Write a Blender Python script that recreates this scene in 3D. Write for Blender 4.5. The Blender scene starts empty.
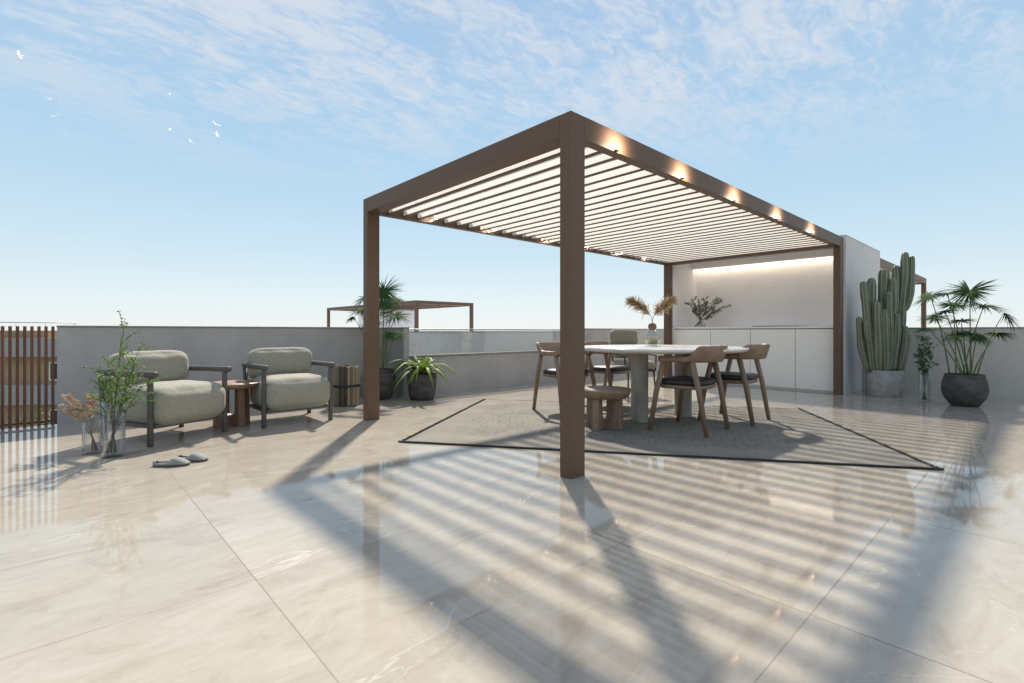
import bpy, bmesh, math, random
from mathutils import Vector, Matrix, Quaternion
R = math.radians
rng = random.Random(11)
scene = bpy.context.scene
COL = scene.collection

# ------------------------------------------------------------------ materials
def new_mat(name):
    m = bpy.data.materials.new(name); m.use_nodes = True
    nt = m.node_tree
    return m, nt, nt.nodes['Principled BSDF']

def N(nt, kind, **kw):
    n = nt.nodes.new(kind)
    for k, v in kw.items():
        if k in n.inputs: n.inputs[k].default_value = v
        else: setattr(n, k, v)
    return n

def rgba(c): return (c[0], c[1], c[2], 1.0)

def mat(name, c1, c2=None, rough=.5, scale=8, stretch=(1, 1, 1), bump=0, bump_scale=None, metallic=0, spec=.5,
        detail=6, lo=.35, hi=.65, coat=0, rough_var=0, translucent=0, sheen=0):
    m, nt, b = new_mat(name)
    L = nt.links.new
    b.inputs['Base Color'].default_value = rgba(c1)
    b.inputs['Roughness'].default_value = rough
    b.inputs['Metallic'].default_value = metallic
    b.inputs['Specular IOR Level'].default_value = spec
    b.inputs['Coat Weight'].default_value = coat
    b.inputs['Sheen Weight'].default_value = sheen
    tc = N(nt, 'ShaderNodeTexCoord')
    mp = N(nt, 'ShaderNodeMapping'); mp.inputs['Scale'].default_value = stretch
    L(tc.outputs['Object'], mp.inputs['Vector'])
    no = N(nt, 'ShaderNodeTexNoise', Scale=scale, Detail=detail, Roughness=.6)
    L(mp.outputs[0], no.inputs['Vector'])
    if c2 is not None:
        rp = N(nt, 'ShaderNodeValToRGB')
        rp.color_ramp.elements[0].position = lo; rp.color_ramp.elements[0].color = rgba(c1)
        rp.color_ramp.elements[1].position = hi; rp.color_ramp.elements[1].color = rgba(c2)
        L(no.outputs['Fac'], rp.inputs[0]); L(rp.outputs[0], b.inputs['Base Color'])
    if rough_var:
        mr = N(nt, 'ShaderNodeMapRange'); mr.inputs['To Min'].default_value = rough - rough_var; mr.inputs['To Max'].default_value = rough + rough_var
        L(no.outputs['Fac'], mr.inputs['Value']); L(mr.outputs[0], b.inputs['Roughness'])
    if bump:
        n2 = N(nt, 'ShaderNodeTexNoise', Scale=bump_scale or scale * 4, Detail=5)
        L(mp.outputs[0], n2.inputs['Vector'])
        bp = N(nt, 'ShaderNodeBump', Strength=bump, Distance=.01)
        L(n2.outputs['Fac'], bp.inputs['Height']); L(bp.outputs[0], b.inputs['Normal'])
    if translucent:
        out = nt.nodes['Material Output']
        tr = N(nt, 'ShaderNodeBsdfTranslucent'); mx = N(nt, 'ShaderNodeMixShader'); mx.inputs[0].default_value = translucent
        if c2 is not None: L(rp.outputs[0], tr.inputs['Color'])
        else: tr.inputs['Color'].default_value = rgba(c1)
        L(b.outputs[0], mx.inputs[1]); L(tr.outputs[0], mx.inputs[2]); L(mx.outputs[0], out.inputs['Surface'])
    return m

def thin_glass(name, tint=(.93, .96, .96), base_refl=.05, edge=.75, rough=0.0, blend=.5):
    m, nt, b = new_mat(name)
    L = nt.links.new
    nt.nodes.remove(b)
    out = nt.nodes['Material Output']
    t = N(nt, 'ShaderNodeBsdfTransparent'); t.inputs['Color'].default_value = rgba(tint)
    g = N(nt, 'ShaderNodeBsdfGlossy', Roughness=rough)
    lw = N(nt, 'ShaderNodeLayerWeight', Blend=blend)
    mr = N(nt, 'ShaderNodeMapRange'); mr.inputs['To Min'].default_value = base_refl; mr.inputs['To Max'].default_value = edge
    mr.inputs['From Min'].default_value = .15
    L(lw.outputs['Facing'], mr.inputs['Value'])
    mx = N(nt, 'ShaderNodeMixShader')
    L(mr.outputs[0], mx.inputs[0]); L(t.outputs[0], mx.inputs[1]); L(g.outputs[0], mx.inputs[2]); L(mx.outputs[0], out.inputs['Surface'])
    return m

def emit(name, c, s):
    m, nt, b = new_mat(name)
    b.inputs['Base Color'].default_value = rgba(c)
    b.inputs['Emission Color'].default_value = rgba(c); b.inputs['Emission Strength'].default_value = s
    return m

def floor_mat():
    m, nt, b = new_mat('marble_tile'); L = nt.links.new
    tc = N(nt, 'ShaderNodeTexCoord'); sp = N(nt, 'ShaderNodeSeparateXYZ'); L(tc.outputs['Object'], sp.inputs[0])
    def ma(op, a, bb=None):
        n = N(nt, 'ShaderNodeMath', operation=op)
        for i, v in enumerate((a, bb)):
            if v is None: continue
            if isinstance(v, (int, float)): n.inputs[i].default_value = v
            else: L(v, n.inputs[i])
        return n.outputs[0]
    TA, TB, A0, B0 = 1.364, .8, -.596, -1.61
    ta = ma('DIVIDE', ma('SUBTRACT', sp.outputs[0], A0), TA); tb = ma('DIVIDE', ma('SUBTRACT', sp.outputs[1], B0), TB)
    def joint(t, size, w):
        d = ma('MULTIPLY', ma('ABSOLUTE', ma('SUBTRACT', ma('FRACT', ma('ADD', t, .5)), .5)), size)
        return ma('LESS_THAN', d, w)
    ja = joint(ta, TA, .0026); jb = joint(tb, TB, .0022)
    jj = ma('MAXIMUM', ja, ma('MULTIPLY', jb, .8))
    cell = N(nt, 'ShaderNodeCombineXYZ')
    L(ma('FLOOR', ta), cell.inputs[0]); L(ma('FLOOR', tb), cell.inputs[1])
    wn = N(nt, 'ShaderNodeTexWhiteNoise', noise_dimensions='3D'); L(cell.outputs[0], wn.inputs['Vector'])
    off = N(nt, 'ShaderNodeVectorMath', operation='MULTIPLY_ADD'); L(wn.outputs['Color'], off.inputs[0]); off.inputs[1].default_value = (9, 9, 9); L(tc.outputs['Object'], off.inputs[2])
    mp = N(nt, 'ShaderNodeMapping'); mp.inputs['Scale'].default_value = (1.15, 2.4, 1); mp.inputs['Rotation'].default_value = (0, 0, R(16))
    L(off.outputs[0], mp.inputs['Vector'])
    cloud = N(nt, 'ShaderNodeTexNoise', Scale=2.6, Detail=13, Roughness=.76, Distortion=.7); L(mp.outputs[0], cloud.inputs['Vector'])
    r1 = N(nt, 'ShaderNodeValToRGB'); L(cloud.outputs['Fac'], r1.inputs[0])
    e = r1.color_ramp.elements
    e[0].position = .3; e[0].color = (.308, .266, .212, 1); e[1].position = .72; e[1].color = (.452, .41, .35, 1)
    e2 = r1.color_ramp.elements.new(.47); e2.color = (.390, .346, .283, 1)
    # pale veins
    def vein(scale, width, dist, det=5):
        v = N(nt, 'ShaderNodeTexNoise', Scale=scale, Detail=det, Roughness=.55, Distortion=dist); L(mp.outputs[0], v.inputs['Vector'])
        d = ma('ABSOLUTE', ma('SUBTRACT', v.outputs['Fac'], .5))
        mr = N(nt, 'ShaderNodeMapRange'); mr.inputs['From Min'].default_value = 0; mr.inputs['From Max'].default_value = width
        mr.inputs['To Min'].default_value = 1; mr.inputs['To Max'].default_value = 0; L(d, mr.inputs['Value'])
        return mr.outputs[0]
    v1 = vein(.8, .007, .8, 5); v2 = vein(2.0, .016, .8, 6)
    mask = N(nt, 'ShaderNodeTexNoise', Scale=.9, Detail=2); L(off.outputs[0], mask.inputs['Vector'])
    mk = N(nt, 'ShaderNodeMapRange'); mk.inputs['From Min'].default_value = .5; mk.inputs['From Max'].default_value = .68; L(mask.outputs['Fac'], mk.inputs['Value'])
    mx1 = N(nt, 'ShaderNodeMix', data_type='RGBA'); L(ma('MULTIPLY', ma('MULTIPLY', v1, mk.outputs[0]), .34), mx1.inputs['Factor'])
    L(r1.outputs[0], mx1.inputs['A']); mx1.inputs['B'].default_value = (.80, .76, .69, 1)
    mx2 = N(nt, 'ShaderNodeMix', data_type='RGBA'); L(ma('MULTIPLY', ma('MULTIPLY', v2, ma('SUBTRACT', 1, mk.outputs[0])),   .16), mx2.inputs['Factor'])
    L(mx1.outputs['Result'], mx2.inputs['A']); mx2.inputs['B'].default_value = (.36, .26, .17, 1)
    # per-tile tone
    tone = N(nt, 'ShaderNodeMapRange'); tone.inputs['To Min'].default_value = .95; tone.inputs['To Max'].default_value = 1.04; L(wn.outputs['Value'], tone.inputs['Value'])
    hs = N(nt, 'ShaderNodeHueSaturation'); L(mx2.outputs['Result'], hs.inputs['Color']); L(tone.outputs[0], hs.inputs['Value'])
    mx3 = N(nt, 'ShaderNodeMix', data_type='RGBA'); L(ma('MULTIPLY', jj, .85), mx3.inputs['Factor']); L(hs.outputs[0], mx3.inputs['A']); mx3.inputs['B'].default_value = (.17, .135, .10, 1)
    L(mx3.outputs['Result'], b.inputs['Base Color'])
    rr = N(nt, 'ShaderNodeMapRange'); rr.inputs['To Min'].default_value = .025; rr.inputs['To Max'].default_value = .07; L(cloud.outputs['Fac'], rr.inputs['Value'])
    L(ma('MAXIMUM', rr.outputs[0], ma('MULTIPLY', jj, .6)), b.inputs['Roughness'])
    b.inputs['IOR'].default_value = 1.5; b.inputs['Specular IOR Level'].default_value = .37
    bp = N(nt, 'ShaderNodeBump', Strength=.35, Distance=.002, invert=True); L(jj, bp.inputs['Height']); L(bp.outputs[0], b.inputs['Normal'])
    return m

def concrete_mat(name, c1, c2, fine=.13):
    """Combed plaster: soft clouds plus a fine woven grain."""
    m, nt, b = new_mat(name); L = nt.links.new
    tc = N(nt, 'ShaderNodeTexCoord')
    big = N(nt, 'ShaderNodeTexNoise', Scale=1.6, Detail=8, Roughness=.65, Distortion=.3); L(tc.outputs['Object'], big.inputs['Vector'])
    rp = N(nt, 'ShaderNodeValToRGB'); L(big.outputs['Fac'], rp.inputs[0])
    rp.color_ramp.elements[0].position = .32; rp.color_ramp.elements[0].color = rgba(c1)
    rp.color_ramp.elements[1].position = .68; rp.color_ramp.elements[1].color = rgba(c2)
    facs = []
    for st in ((9, 9, 130), (60, 60, 60)):
        mp = N(nt, 'ShaderNodeMapping'); mp.inputs['Scale'].default_value = st; L(tc.outputs['Object'], mp.inputs['Vector'])
        n = N(nt, 'ShaderNodeTexNoise', Scale=1, Detail=3); L(mp.outputs[0], n.inputs['Vector']); facs.append(n.outputs['Fac'])
    ad = N(nt, 'ShaderNodeMath', operation='ADD'); L(facs[0], ad.inputs[0]); L(facs[1], ad.inputs[1])
    mr = N(nt, 'ShaderNodeMapRange'); mr.inputs['From Min'].default_value = .6; mr.inputs['From Max'].default_value = 1.4
    mr.inputs['To Min'].default_value = 1 - fine; mr.inputs['To Max'].default_value = 1 + fine; L(ad.outputs[0], mr.inputs['Value'])
    hs = N(nt, 'ShaderNodeHueSaturation'); L(rp.outputs[0], hs.inputs['Color']); L(mr.outputs[0], hs.inputs['Value'])
    L(hs.outputs[0], b.inputs['Base Color']); b.inputs['Roughness'].default_value = .85
    bp = N(nt, 'ShaderNodeBump', Strength=.4, Distance=.004); L(ad.outputs[0], bp.inputs['Height']); L(bp.outputs[0], b.inputs['Normal'])
    return m

def wood_mat(name, c1, c2, axis=2, scale=14, rough=.5):
    st = [1, 1, 1]; st[axis] = .09
    return mat(name, c1, c2, rough=rough, scale=scale, stretch=st, bump=.12, bump_scale=scale * 3, detail=8, lo=.3, hi=.7)

def fabric_mat(name, c1, c2, scale=260, bump=.35):
    m, nt, b = new_mat(name); L = nt.links.new
    tc = N(nt, 'ShaderNodeTexCoord')
    big = N(nt, 'ShaderNodeTexNoise', Scale=55, Detail=5); L(tc.outputs['Object'], big.inputs['Vector'])
    rp = N(nt, 'ShaderNodeValToRGB'); L(big.outputs['Fac'], rp.inputs[0])
    rp.color_ramp.elements[0].position = .3; rp.color_ramp.elements[0].color = rgba(c1)
    rp.color_ramp.elements[1].position = .7; rp.color_ramp.elements[1].color = rgba(c2)
    L(rp.outputs[0], b.inputs['Base Color']); b.inputs['Roughness'].default_value = .92; b.inputs['Sheen Weight'].default_value = .15
    n = N(nt, 'ShaderNodeTexNoise', Scale=scale, Detail=3); L(tc.outputs['Object'], n.inputs['Vector'])
    w = N(nt, 'ShaderNodeTexNoise', Scale=9, Detail=3, Distortion=.6); L(tc.outputs['Object'], w.inputs['Vector'])
    b1 = N(nt, 'ShaderNodeBump', Strength=bump, Distance=.003); L(n.outputs['Fac'], b1.inputs['Height'])
    b2 = N(nt, 'ShaderNodeBump', Strength=.35, Distance=.03); L(w.outputs['Fac'], b2.inputs['Height']); L(b1.outputs[0], b2.inputs['Normal'])
    L(b2.outputs[0], b.inputs['Normal'])
    return m

def rug_mat():
    m, nt, b = new_mat('rug_weave'); L = nt.links.new
    tc = N(nt, 'ShaderNodeTexCoord'); sp = N(nt, 'ShaderNodeSeparateXYZ'); L(tc.outputs['Object'], sp.inputs[0])
    big = N(nt, 'ShaderNodeTexNoise', Scale=2.2, Detail=6); L(tc.outputs['Object'], big.inputs['Vector'])
    rp = N(nt, 'ShaderNodeValToRGB'); L(big.outputs['Fac'], rp.inputs[0])
    rp.color_ramp.elements[0].position = .3; rp.color_ramp.elements[0].color = (.185, .166, .136, 1)
    rp.color_ramp.elements[1].position = .7; rp.color_ramp.elements[1].color = (.27, .246, .205, 1)
    # dashes of dark yarn across the field, kept off the margins
    mp = N(nt, 'ShaderNodeMapping'); mp.inputs['Scale'].default_value = (55, 5, 1); mp.inputs['Rotation'].default_value = (0, 0, R(8)); L(tc.outputs['Object'], mp.inputs['Vector'])
    d = N(nt, 'ShaderNodeTexNoise', Scale=1, Detail=2); L(mp.outputs[0], d.inputs['Vector'])
    dm = N(nt, 'ShaderNodeMapRange'); dm.inputs['From Min'].default_value = .50; dm.inputs['From Max'].default_value = .60; L(d.outputs['Fac'], dm.inputs['Value'])
    def inside(sock, half):
        a = N(nt, 'ShaderNodeMath', operation='ABSOLUTE'); L(sock, a.inputs[0])
        w = N(nt, 'ShaderNodeMath', operation='ADD'); L(a.outputs[0], w.inputs[0])
        n = N(nt, 'ShaderNodeMath', operation='MULTIPLY'); L(big.outputs['Fac'], n.inputs[0]); n.inputs[1].default_value = .12; L(n.outputs[0], w.inputs[1])
        l = N(nt, 'ShaderNodeMath', operation='LESS_THAN'); L(w.outputs[0], l.inputs[0]); l.inputs[1].default_value = half
        return l.outputs[0]
    i1 = inside(sp.outputs[0], 1.83); i2 = inside(sp.outputs[1], 1.12)
    m1 = N(nt, 'ShaderNodeMath', operation='MULTIPLY'); L(i1, m1.inputs[0]); L(i2, m1.inputs[1])
    m2 = N(nt, 'ShaderNodeMath', operation='MULTIPLY'); L(m1.outputs[0], m2.inputs[0]); L(dm.outputs[0], m2.inputs[1])
    m3 = N(nt, 'ShaderNodeMath', operation='MULTIPLY'); L(m2.outputs[0], m3.inputs[0]); m3.inputs[1].default_value = .5
    mx = N(nt, 'ShaderNodeMix', data_type='RGBA'); L(m3.outputs[0], mx.inputs['Factor']); L(rp.outputs[0], mx.inputs['A']); mx.inputs['B'].default_value = (.10, .10, .10, 1)
    L(mx.outputs['Result'], b.inputs['Base Color']); b.inputs['Roughness'].default_value = .95
    w = N(nt, 'ShaderNodeTexWave', Scale=60, Distortion=2.0); w.bands_direction = 'Y'; L(tc.outputs['Object'], w.inputs['Vector'])
    bp = N(nt, 'ShaderNodeBump', Strength=.5, Distance=.004); L(w.outputs['Fac'], bp.inputs['Height']); L(bp.outputs[0], b.inputs['Normal'])
    return m

M = dict(
    floor=floor_mat(),
    brown=mat('brown_metal', (.122, .072, .045), (.142, .087, .057), rough=.48, scale=40, spec=.3, rough_var=.05),
    louvre=mat('louvre_white', (.96, .925, .85), (.965, .935, .865), rough=.5, scale=12, translucent=.6),
    wall=concrete_mat('grey_plaster', (.34, .332, .325), (.42, .412, .40)),
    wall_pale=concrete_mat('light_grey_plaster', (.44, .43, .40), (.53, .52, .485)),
    cap=mat('cap_stone', (.20, .20, .17), (.27, .265, .23), rough=.8, scale=15),
    block=concrete_mat('pale_plaster', (.60, .60, .60), (.68, .68, .675), fine=.06),
    niche=mat('white_paint', (.86, .85, .87), (.89, .88, .895), rough=.6, scale=3),
    cabinet=mat('cream_lacquer', (.86, .82, .75), (.88, .845, .78), rough=.35, scale=4),
    counter=mat('quartz', (.78, .78, .78), (.84, .84, .85), rough=.2, scale=30),
    hob=mat('hob_glass', (.01, .01, .014), rough=.08),
    gap=mat('shadow_gap', (.20, .17, .12), rough=.6),
    oak=wood_mat('oak', (.175, .11, .07), (.285, .19, .125)),
    oak_x=wood_mat('oak_lengthwise', (.175, .11, .07), (.295, .20, .132), axis=0),
    stool=wood_mat('stool_oak', (.30, .20, .125), (.42, .30, .20)),
    redwood=wood_mat('red_wood', (.21, .12, .078), (.30, .18, .12), axis=0, scale=10),
    darkwood=wood_mat('smoked_wood', (.058, .055, .048), (.11, .103, .09), axis=1, scale=18),
    darkwood_z=wood_mat('smoked_wood_upright', (.058, .055, .048), (.11, .103, .09), scale=18),
    cushion=fabric_mat('olive_linen', (.27, .255, .20), (.335, .318, .255)),
    beige=fabric_mat('beige_linen', (.20, .178, .13), (.26, .232, .175)),
    leather=mat('black_leather', (.018, .017, .016), (.03, .028, .026), rough=.5, scale=25, bump=.15),
    blackmetal=mat('black_metal', (.015, .015, .015), rough=.45),
    tabletop=mat('pale_stone', (.66, .63, .58), (.74, .71, .66), rough=.3, scale=6),
    tableleg=mat('grey_stone', (.30, .275, .235), (.37, .34, .295), rough=.65, scale=7, bump=.1),
    rug=rug_mat(),
    rug_shade_fringe=mat('rug_edge_shade_and_fringe', (.03, .029, .028), (.055, .052, .048), rough=.95, scale=70, bump=.5),  # dark fringe yarn, and the painted shade on the rug's front edge
    glass=thin_glass('vase_glass', tint=(.985, .99, .988), edge=.85, base_refl=.03, blend=.33),
    panel=thin_glass('panel_glass', tint=(.90, .925, .925), base_refl=.10, edge=.85, blend=.4),
    bluegl=thin_glass('blue_glass', tint=(.93, .955, .98), edge=.38),
    water=thin_glass('water', tint=(.97, .98, .97), base_refl=.02, edge=.25),
    bark=mat('stem_brown', (.06, .042, .026), (.11, .08, .05), rough=.8, scale=40),
    stalk=mat('stalk_green', (.085, .13, .035), (.15, .19, .06), rough=.55, scale=25, translucent=.1),
    palm=mat('palm_leaf', (.028, .065, .020), (.06, .12, .035), rough=.75, scale=9, translucent=.12, spec=.1),
    leaf=mat('small_leaf', (.10, .20, .045), (.21, .33, .095), rough=.5, scale=14, translucent=.35),
    leaf2=mat('dark_leaf', (.04, .10, .035), (.09, .17, .06), rough=.5, scale=14, translucent=.3),
    euca=mat('eucalyptus_leaf', (.16, .18, .125), (.30, .32, .23), rough=.6, scale=14, translucent=.2),
    spider=mat('strap_leaf', (.10, .18, .025), (.27, .34, .075), rough=.55, scale=5, translucent=.25, spec=.2),
    dried=mat('dried_grass', (.36, .25, .14), (.54, .41, .26), rough=.85, scale=16, translucent=.3),
    driedflower=mat('dried_petals', (.42, .30, .21), (.60, .46, .35), rough=.85, scale=30, translucent=.2),
    seed=mat('dried_seed', (.55, .38, .17), (.72, .54, .28), rough=.85, scale=40),
    neck=mat('brown_husk', (.13, .06, .03), (.22, .11, .05), rough=.6, scale=30),
    cactus=mat('cactus_skin', (.10, .125, .08), (.155, .18, .12), rough=.6, scale=12, bump=.4),
    cactus_rib=mat('cactus_rib', (.20, .225, .14), (.30, .31, .22), rough=.7, scale=60),
    soil=mat('soil', (.035, .026, .018), (.075, .055, .038), rough=.95, scale=40, bump=.8),
    pebble=mat('pale_gravel', (.16, .13, .10), (.33, .28, .22), rough=.9, scale=55, bump=.9),
    darkpot=mat('charcoal_pot', (.038, .036, .036), (.085, .080, .078), rough=.7, scale=6, bump=.15, stretch=(1, 1, 2)),
    concretepot=mat('concrete_pot', (.27, .265, .255), (.38, .375, .365), rough=.85, scale=9, bump=.2),
    slipper=fabric_mat('slipper_felt', (.22, .22, .20), (.28, .28, .255)),
    slipper_in=fabric_mat('slipper_lining', (.08, .08, .078), (.11, .11, .105)),
    lamp=emit('lamp_lens', (1.0, .88, .74), 12),
    led=emit('led_strip', (1.0, .87, .67), 6.5),
    fence=wood_mat('fence_wood', (.10, .036, .018), (.16, .062, .030)),
    bone=mat('bird_white', (.92, .92, .92), rough=.6, translucent=.75),
    beak=mat('bird_beak', (.30, .17, .05), rough=.5),
    farband=concrete_mat('far_concrete', (.30, .305, .31), (.36, .365, .37), fine=.08),
    fartan=mat('far_stone', (.30, .20, .11), (.43, .31, .185), rough=.85, scale=5, stretch=(1, 1, 2.5)),
    farwhite=mat('far_white', (.74, .74, .75), (.79, .79, .80), rough=.7, scale=3),
    fargrey=mat('far_grey', (.34, .36, .38), (.40, .42, .44), rough=.8, scale=3),
    farglass=mat('far_window', (.02, .025, .03), rough=.08),
    steel=mat('galvanised', (.42, .43, .44), rough=.4, metallic=.6),
    ground=mat('ground_earth', (.20, .18, .13), (.30, .28, .22), rough=.95, scale=.05),
    slab=mat('slab_concrete', (.30, .29, .28), (.37, .36, .35), rough=.9, scale=2),
)
def stave_mat():
    m, nt, b = new_mat('stave_wood'); L = nt.links.new
    g = N(nt, 'ShaderNodeNewGeometry'); tc = N(nt, 'ShaderNodeTexCoord')
    mp = N(nt, 'ShaderNodeMapping'); mp.inputs['Scale'].default_value = (1, 1, .15); L(tc.outputs['Object'], mp.inputs['Vector'])
    no = N(nt, 'ShaderNodeTexNoise', Scale=45, Detail=6); L(mp.outputs[0], no.inputs['Vector'])
    ad = N(nt, 'ShaderNodeMath', operation='MULTIPLY_ADD'); L(no.outputs['Fac'], ad.inputs[0]); ad.inputs[1].default_value = .5; L(g.outputs['Random Per Island'], ad.inputs[2])
    rp = N(nt, 'ShaderNodeValToRGB'); L(ad.outputs[0], rp.inputs[0])
    e = rp.color_ramp.elements; e[0].position = .2; e[0].color = (.035, .028, .02, 1); e[1].position = 1.2 if False else 1.0; e[1].color = (.27, .215, .145, 1)
    k = rp.color_ramp.elements.new(.6); k.color = (.135, .11, .075, 1)
    L(rp.outputs[0], b.inputs['Base Color']); b.inputs['Roughness'].default_value = .8
    return m
M['stave'] = stave_mat()

# ------------------------------------------------------------------ mesh helpers
class MB:
    def __init__(s): s.v = []; s.f = []; s.mi = []; s.sm = []
    def add(s, vs, fs, mi=0, smooth=False, mats=None):
        o = len(s.v); s.v += [tuple(v) for v in vs]
        for i, f in enumerate(fs):
            s.f.append(tuple(o + k for k in f)); s.mi.append(mats[i] if mats else mi); s.sm.append(smooth)
        return s
    def box(s, x0, x1, y0, y1, z0, z1, mi=0, mats=None):
        v = [(x0, y0, z0), (x1, y0, z0), (x1, y1, z0), (x0, y1, z0), (x0, y0, z1), (x1, y0, z1), (x1, y1, z1), (x0, y1, z1)]
        f = [(0, 3, 2, 1), (4, 5, 6, 7), (0, 1, 5, 4), (2, 3, 7, 6), (1, 2, 6, 5), (3, 0, 4, 7)]  # bottom top -y +y +x -x
        return s.add(v, f, mi, False, mats)
    def ring_loft(s, rings, mi=0, smooth=True, cap0=True, cap1=True, closed=False):
        n = len(rings[0]); vs = [p for r in rings for p in r]; fs = []
        k = len(rings)
        for i in range(k if closed else k - 1):
            a = i * n; b = ((i + 1) % k) * n
            for j in range(n):
                fs.append((a + j, a + (j + 1) % n, b + (j + 1) % n, b + j))
        if not closed:
            if cap0: fs.append(tuple(range(n - 1, -1, -1)))
            if cap1: fs.append(tuple((k - 1) * n + j for j in range(n)))
        return s.add(vs, fs, mi, smooth)
    def lathe(s, prof, c=(0, 0, 0), n=40, mi=0, cap0=False, cap1=False):
        rings = [[(c[0] + r * math.cos(2 * math.pi * j / n), c[1] + r * math.sin(2 * math.pi * j / n), c[2] + z) for j in range(n)] for r, z in prof]
        return s.ring_loft(rings, mi, True, cap0, cap1)
    def tube(s, pts, rad, n=10, mi=0, sect=None, smooth=True, up=None):
        pts = [Vector(p) for p in pts]; k = len(pts)
        if not isinstance(rad, (list, tuple)): rad = [rad] * k
        rings = []; prev = None
        for i, p in enumerate(pts):
            t = (pts[min(i + 1, k - 1)] - pts[max(i - 1, 0)]).normalized()
            if prev is None:
                ref = Vector(up) if up else (Vector((0, 0, 1)) if abs(t.z) < .9 else Vector((1, 0, 0)))
                x = ref.cross(t).normalized()
            else:
                x = (prev - t * prev.dot(t)).normalized()
            prev = x; y = t.cross(x)
            ring = []
            for j in range(n):
                a = 2 * math.pi * j / n; q = 1.0 if sect is None else sect[j]
                ring.append(p + (x * math.cos(a) + y * math.sin(a)) * rad[i] * q)
            rings.append(ring)
        return s.ring_loft(rings, mi, smooth)
    def leaf(s, p, d, nrm, l, w, mi=0, fold=.15):
        d = Vector(d).normalized(); nrm = Vector(nrm); x = d.cross(nrm)
        if x.length < 1e-4: x = d.orthogonal()
        x.normalize(); up = x.cross(d).normalized(); p = Vector(p)
        a = p; b = p + d * l * .45 + x * w * .5 + up * w * fold; c = p + d * l; e = p + d * l * .45 - x * w * .5 + up * w * fold; m_ = p + d * l * .45
        return s.add([a, b, c, e, m_], [(0, 1, 4), (1, 2, 4), (2, 3, 4), (3, 0, 4)], mi)
    def ribbon(s, pts, wid, nrm=None, mi=0, fold=.25):
        pts = [Vector(p) for p in pts]; k = len(pts); vs = []; fs = []
        for i, p in enumerate(pts):
            t = (pts[min(i + 1, k - 1)] - pts[max(i - 1, 0)]).normalized()
            x = t.cross(Vector(nrm) if nrm else Vector((0, 0, 1)))
            if x.length < 1e-4: x = t.orthogonal()
            x.normalize(); u = x.cross(t).normalized()
            vs += [p - x * wid[i] + u * wid[i] * fold, p, p + x * wid[i] + u * wid[i] * fold]
        for i in range(k - 1):
            a = 3 * i
            fs += [(a, a + 1, a + 4, a + 3), (a + 1, a + 2, a + 5, a + 4)]
        return s.add(vs, fs, mi, True)
    def build(s, name, mats, parent=None, loc=(0, 0, 0), rot=(0, 0, 0), bevel=0, subsurf=0, seg=2):
        me = bpy.data.meshes.new(name)
        me.from_pydata(s.v, [], s.f)
        if not isinstance(mats, (list, tuple)): mats = [mats]
        for m_ in mats: me.materials.append(m_)
        me.polygons.foreach_set('material_index', s.mi); me.polygons.foreach_set('use_smooth', s.sm)
        me.update()
        bm = bmesh.new(); bm.from_mesh(me); bmesh.ops.recalc_face_normals(bm, faces=bm.faces); bm.to_mesh(me); bm.free()
        o = bpy.data.objects.new(name, me); COL.objects.link(o)
        o.location = loc; o.rotation_euler = rot
        if parent: o.parent = parent
        if bevel:
            b = o.modifiers.new('bevel', 'BEVEL'); b.width = bevel; b.segments = seg; b.limit_method = 'ANGLE'; b.angle_limit = R(35); b.harden_normals = False
        if subsurf:
            b = o.modifiers.new('sub', 'SUBSURF'); b.levels = subsurf; b.render_levels = subsurf
        return o

def tag(o, label=None, cat=None, group=None, kind=None):
    if label: o['label'] = label
    if cat: o['category'] = cat
    if group: o['group'] = group
    if kind: o['kind'] = kind
    return o

def thing(name, label, cat, loc=(0, 0, 0), rz=0, group=None):
    o = bpy.data.objects.new(name, None); COL.objects.link(o); o.empty_display_size = .2
    o.location = loc; o.rotation_euler = (0, 0, rz)
    return tag(o, label, cat, group)

def children_of(o): return [c for c in COL.objects if c.parent == o]
def copy_tree(o, parent=None):
    c = o.copy(); COL.objects.link(c)
    if parent: c.parent = parent
    for ch in children_of(o): copy_tree(ch, c)
    return c

def rounded(mb, c, size, r, n=10, bulge=(0, 0, 0), tilt=0, wob=0, seed=0):
    """A soft cushion: box of given size, corner radius r, optional swelling of each pair of faces."""
    rn = random.Random(seed)
    ph = [rn.uniform(0, 6.28) for _ in range(6)]
    bm = bmesh.new(); bmesh.ops.create_cube(bm, size=2)
    bmesh.ops.subdivide_edges(bm, edges=bm.edges, cuts=n, use_grid_fill=True)
    hx, hy, hz = (s_ / 2 for s_ in size); ry = Matrix.Rotation(tilt, 3, 'X')
    vs = []
    for v in bm.verts:
        p = Vector(v.co)
        q = Vector((p.x * hx, p.y * hy, p.z * hz))
        inner = Vector((max(-hx + r, min(hx - r, q.x)), max(-hy + r, min(hy - r, q.y)), max(-hz + r, min(hz - r, q.z))))
        d = q - inner
        if d.length > 1e-6: q = inner + d.normalized() * min(r, d.length if max(abs(d.x), abs(d.y), abs(d.z)) < r * .999 else r)
        sx, sy, sz = 1 - p.x ** 2, 1 - p.y ** 2, 1 - p.z ** 2
        q.x += bulge[0] * math.copysign(1, p.x) * abs(p.x) * max(sy, 0) * max(sz, 0)
        q.y += bulge[1] * math.copysign(1, p.y) * abs(p.y) * max(sx, 0) ** .5 * max(sz, 0)
        q.z += bulge[2] * math.copysign(1, p.z) * abs(p.z) * max(sx, 0) ** .5 * max(sy, 0) ** .5
        if wob:
            q += Vector((math.sin(q.y * 23 + ph[0]), math.sin(q.x * 19 + ph[1] + q.z * 11), math.sin(q.x * 21 + ph[2]) * math.cos(q.y * 17 + ph[3]))) * wob
        vs.append(Vector(c) + ry @ q)
    bm.verts.index_update()
    fs = [tuple(v.index for v in f.verts) for f in bm.faces]
    bm.free()
    return mb.add(vs, fs, 0, True)

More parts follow.
